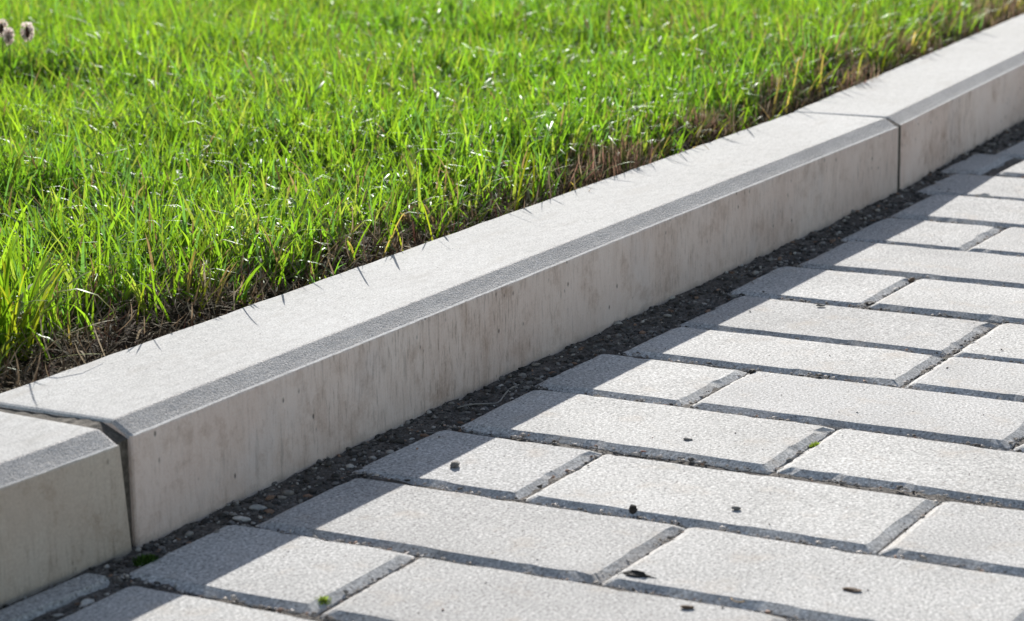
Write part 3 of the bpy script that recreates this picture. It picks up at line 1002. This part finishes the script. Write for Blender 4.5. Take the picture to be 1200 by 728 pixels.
def make_edge_blades():
    """longer blades arching out of the turf edge over the stone"""
    r = np.random.default_rng(321)
    rows = []
    # (photo position of the root, height, azimuth of the lean in degrees, lean, curl, width, colour)
    G, YG, ST = (0.085, 0.15, 0.014), (0.15, 0.17, 0.02), (0.26, 0.20, 0.10)
    spec = [(26, 430, 0.088, -61, 0.0, 3.2, 0.0027, YG), (10, 436, 0.045, -80, 0.3, 2.4, 0.0018, YG), (4, 440, 0.07, 20, 0.5, 1.2, 0.003, YG), (22, 425, 0.07, -10, 0.6, 0.9, 0.0028, YG),
            (10, 430, 0.06, 10, 0.9, 0.5, 0.003, G), (30, 432, 0.06, -20, 1.15, 0.5, 0.002, ST), (6, 436, 0.07, 30, 0.3, 0.6, 0.003, G),
            (16, 440, 0.05, -70, 1.2, 0.4, 0.0018, YG),
            (205, 372, 0.055, -40, 0.5, 0.5, 0.002, ST), (215, 365, 0.05, -60, 0.8, 0.6, 0.0018, G), (285, 340, 0.055, -50, 0.7, 0.7, 0.002, G),
            (300, 337, 0.05, -20, 0.8, 0.3, 0.0018, ST), (340, 318, 0.06, -30, 0.5, 0.5, 0.0018, ST), (345, 320, 0.05, -65, 0.9, 0.6, 0.0016, G),
            (372, 313, 0.05, 5, 0.8, 0.3, 0.0018, ST), (440, 285, 0.055, -35, 0.4, 0.6, 0.002, YG), (500, 262, 0.05, -60, 0.7, 0.6, 0.0018, G),
            (520, 255, 0.055, -50, 0.8, 0.7, 0.002, G), (545, 247, 0.05, -20, 0.7, 0.5, 0.0016, ST), (575, 240, 0.05, -70, 0.8, 0.5, 0.0018, G),
            (590, 235, 0.055, -60, 0.9, 0.5, 0.0018, YG), (690, 195, 0.05, -50, 0.9, 0.4, 0.0022, YG), (700, 190, 0.05, -30, 0.8, 0.4, 0.002, YG),
            (905, 118, 0.05, -60, 0.8, 0.5, 0.002, ST), (1000, 85, 0.05, -50, 0.7, 0.5, 0.002, G)]
    for u, v, h, a, le, cu, w, c in spec:
        P = at(u, v, HT - 0.012)
        P[1] = max(P[1], float(kerb_y(P[0])) + WID + 0.006)
        rows.append((P[0], P[1], h, math.radians(a), le, cu, w, *c))
    for _ in range(165):
        xx = -0.1 + 2.0 * r.random()
        dd = edge(xx) * (0.5 + 0.7 * r.random()) + 0.004
        c = (G, YG, ST)[r.choice(3, p=[.4, .35, .25])]
        rows.append((xx, float(kerb_y(xx)) + WID + dd, 0.024 + 0.026 * r.random(), r.normal(-1.2, 0.9), 0.2 + 0.5 * r.random(), 0.2 + 0.7 * r.random(), 0.0012 + 0.0012 * r.random(), *c))
    c0 = at(14, 424, HT - 0.012)                    # the lush clump at the left end of the bare strip
    for _ in range(95):
        c = np.array((G, G, YG)[r.integers(3)]) * (0.7 + 0.6 * r.random())
        px_ = c0[0] + r.normal() * 0.012 - 0.006
        py_ = max(c0[1] + r.normal() * 0.008, float(kerb_y(px_)) + WID + 0.005)
        rows.append((px_, py_, 0.035 + 0.035 * r.random(), r.random() * 6.283, 0.1 + 0.5 * r.random(), 0.2 + 0.9 * r.random(), 0.0014 + 0.0016 * r.random(), *c))
    A = np.array(rows)
    root = np.stack([A[:, 0], A[:, 1], soil_z(A[:, 0], A[:, 1])], 1)
    t = A[:, 7:10]
    o = blades('edge_grass', root, A[:, 2], A[:, 6], A[:, 3], A[:, 4], A[:, 5], t, t * np.array([[2.6, 2.7, 1.0]]), M_GRASS, None, 9)
    tag(o, 'longer grass blades arching over the back edge of the kerb', 'grass', kind='stuff')


make_edge_blades()


# ------------------------------------------------------------------ withered flower heads at the upper left
def flower(u, v, label, size=0.0062, seed=0, core=True, tilt=0.0):
    r = np.random.default_rng(seed)
    zc = HT + 0.062
    P = at(u, v, zc)
    root = bpy.data.objects.new('withered_flower', None)
    COL.objects.link(root)
    base_z = float(soil_z(np.array([P[0]]), np.array([P[1]]))[0])
    root.location = (P[0], P[1], base_z)
    root.empty_display_size = 0.01
    hgt = zc - base_z
    V, F = [], []
    for i in range(7):
        f = i / 6
        for s in range(6):
            a = s * math.pi / 3
            V.append((math.cos(a) * 0.00045 + math.sin(f * 2) * 0.002 - 0.0018, math.sin(a) * 0.00045, f * (hgt - size * 0.6)))
    for i in range(6):
        for s in range(6):
            F.append((i * 6 + s, i * 6 + (s + 1) % 6, i * 6 + 6 + (s + 1) % 6, i * 6 + 6 + s))
    mesh_obj('stem', V, F, mat_plain('flower_stem', (0.10, 0.14, 0.03), (0.18, 0.20, 0.06), 200, 0.7), root, True)
    # dark seed core
    V, F = [], []
    for i in range(9):
        th = math.pi * i / 8
        for s in range(10):
            a = s * math.pi / 5
            q = 0.8 + 0.4 * r.random()
            V.append((math.sin(th) * math.cos(a) * size * 0.34 * q, math.sin(th) * math.sin(a) * size * 0.34 * q, hgt - math.cos(th) * size * 0.72))
    for i in range(8):
        for s in range(10):
            F.append((i * 10 + s, i * 10 + (s + 1) % 10, i * 10 + 10 + (s + 1) % 10, i * 10 + 10 + s))
    mesh_obj('seed_core', V, F, mat_plain('seed_core_brown', (0.03, 0.017, 0.012), (0.10, 0.055, 0.04), 900, 0.9), root)
    # collar of pale dry florets, open towards the camera side so that the core shows
    n = 150
    vdir = math.atan2(CAM[1] - P[1], CAM[0] - P[0])
    a = vdir + (r.random(n) - 0.5) * 2 * math.pi
    d = np.abs((a - vdir + math.pi) % (2 * math.pi) - math.pi)
    a = a[d > (0.45 if core else 0.0)]; n = len(a)
    zz = hgt + (r.random(n) - 0.5) * size * 2.2
    rad = size * 0.80 * np.sqrt(np.clip(1 - ((zz - hgt) / (size * 1.3)) ** 2, 0.12, 1))
    V = np.empty((n, 4, 3)); w = size * 0.20
    k_ = r.random(n) * math.pi
    tx, ty, tz = -np.sin(a) * np.cos(k_), np.cos(a) * np.cos(k_), np.sin(k_)
    rr = rad * 1.12
    V[:, 0] = np.stack([np.cos(a) * size * .25, np.sin(a) * size * .25, zz - size * .1], 1)
    V[:, 1] = np.stack([np.cos(a) * rr * .7 + tx * w, np.sin(a) * rr * .7 + ty * w, zz + size * .05 + tz * w], 1)
    V[:, 2] = np.stack([np.cos(a) * rr, np.sin(a) * rr, zz + size * .22], 1)
    V[:, 3] = np.stack([np.cos(a) * rr * .7 - tx * w, np.sin(a) * rr * .7 - ty * w, zz + size * .05 - tz * w], 1)
    F = (np.arange(n) * 4)[:, None] + np.arange(4)[None]
    mesh_obj('floret_collar', V.reshape(-1, 3), F.tolist(), M_FLORET, root)
    root.rotation_euler = (tilt, 0, 0)
    tag(root, label, 'flower', 'withered flowers in the upper left of the lawn')


t = NT('withered_florets')
t.t.nodes.remove(t.b)
df = t.n('ShaderNodeBsdfDiffuse'); tr = t.n('ShaderNodeBsdfTranslucent'); mx = t.n('ShaderNodeMixShader')
cc = t.ramp(t.noise(t.pos(), 500, 3), [(0.3, (0.70, 0.58, 0.54)), (0.7, (0.90, 0.84, 0.80))])
t.l(cc, df.inputs[0]); t.l(cc, tr.inputs[0]); mx.inputs[0].default_value = 0.55
t.l(df.outputs[0], mx.inputs[1]); t.l(tr.outputs[0], mx.inputs[2]); t.l(mx.outputs[0], t.out.inputs['Surface'])
M_FLORET = t.m
flower(32, 38, 'pinkish withered flower head with dark core, standing apart, rightmost of three', 0.0070, 1)
flower(2, 34, 'withered flower head with dark core cut by the left frame edge', 0.0070, 2)
flower(10, 43, 'pale fluffy withered flower head between the two dark cored ones', 0.0060, 3, False)
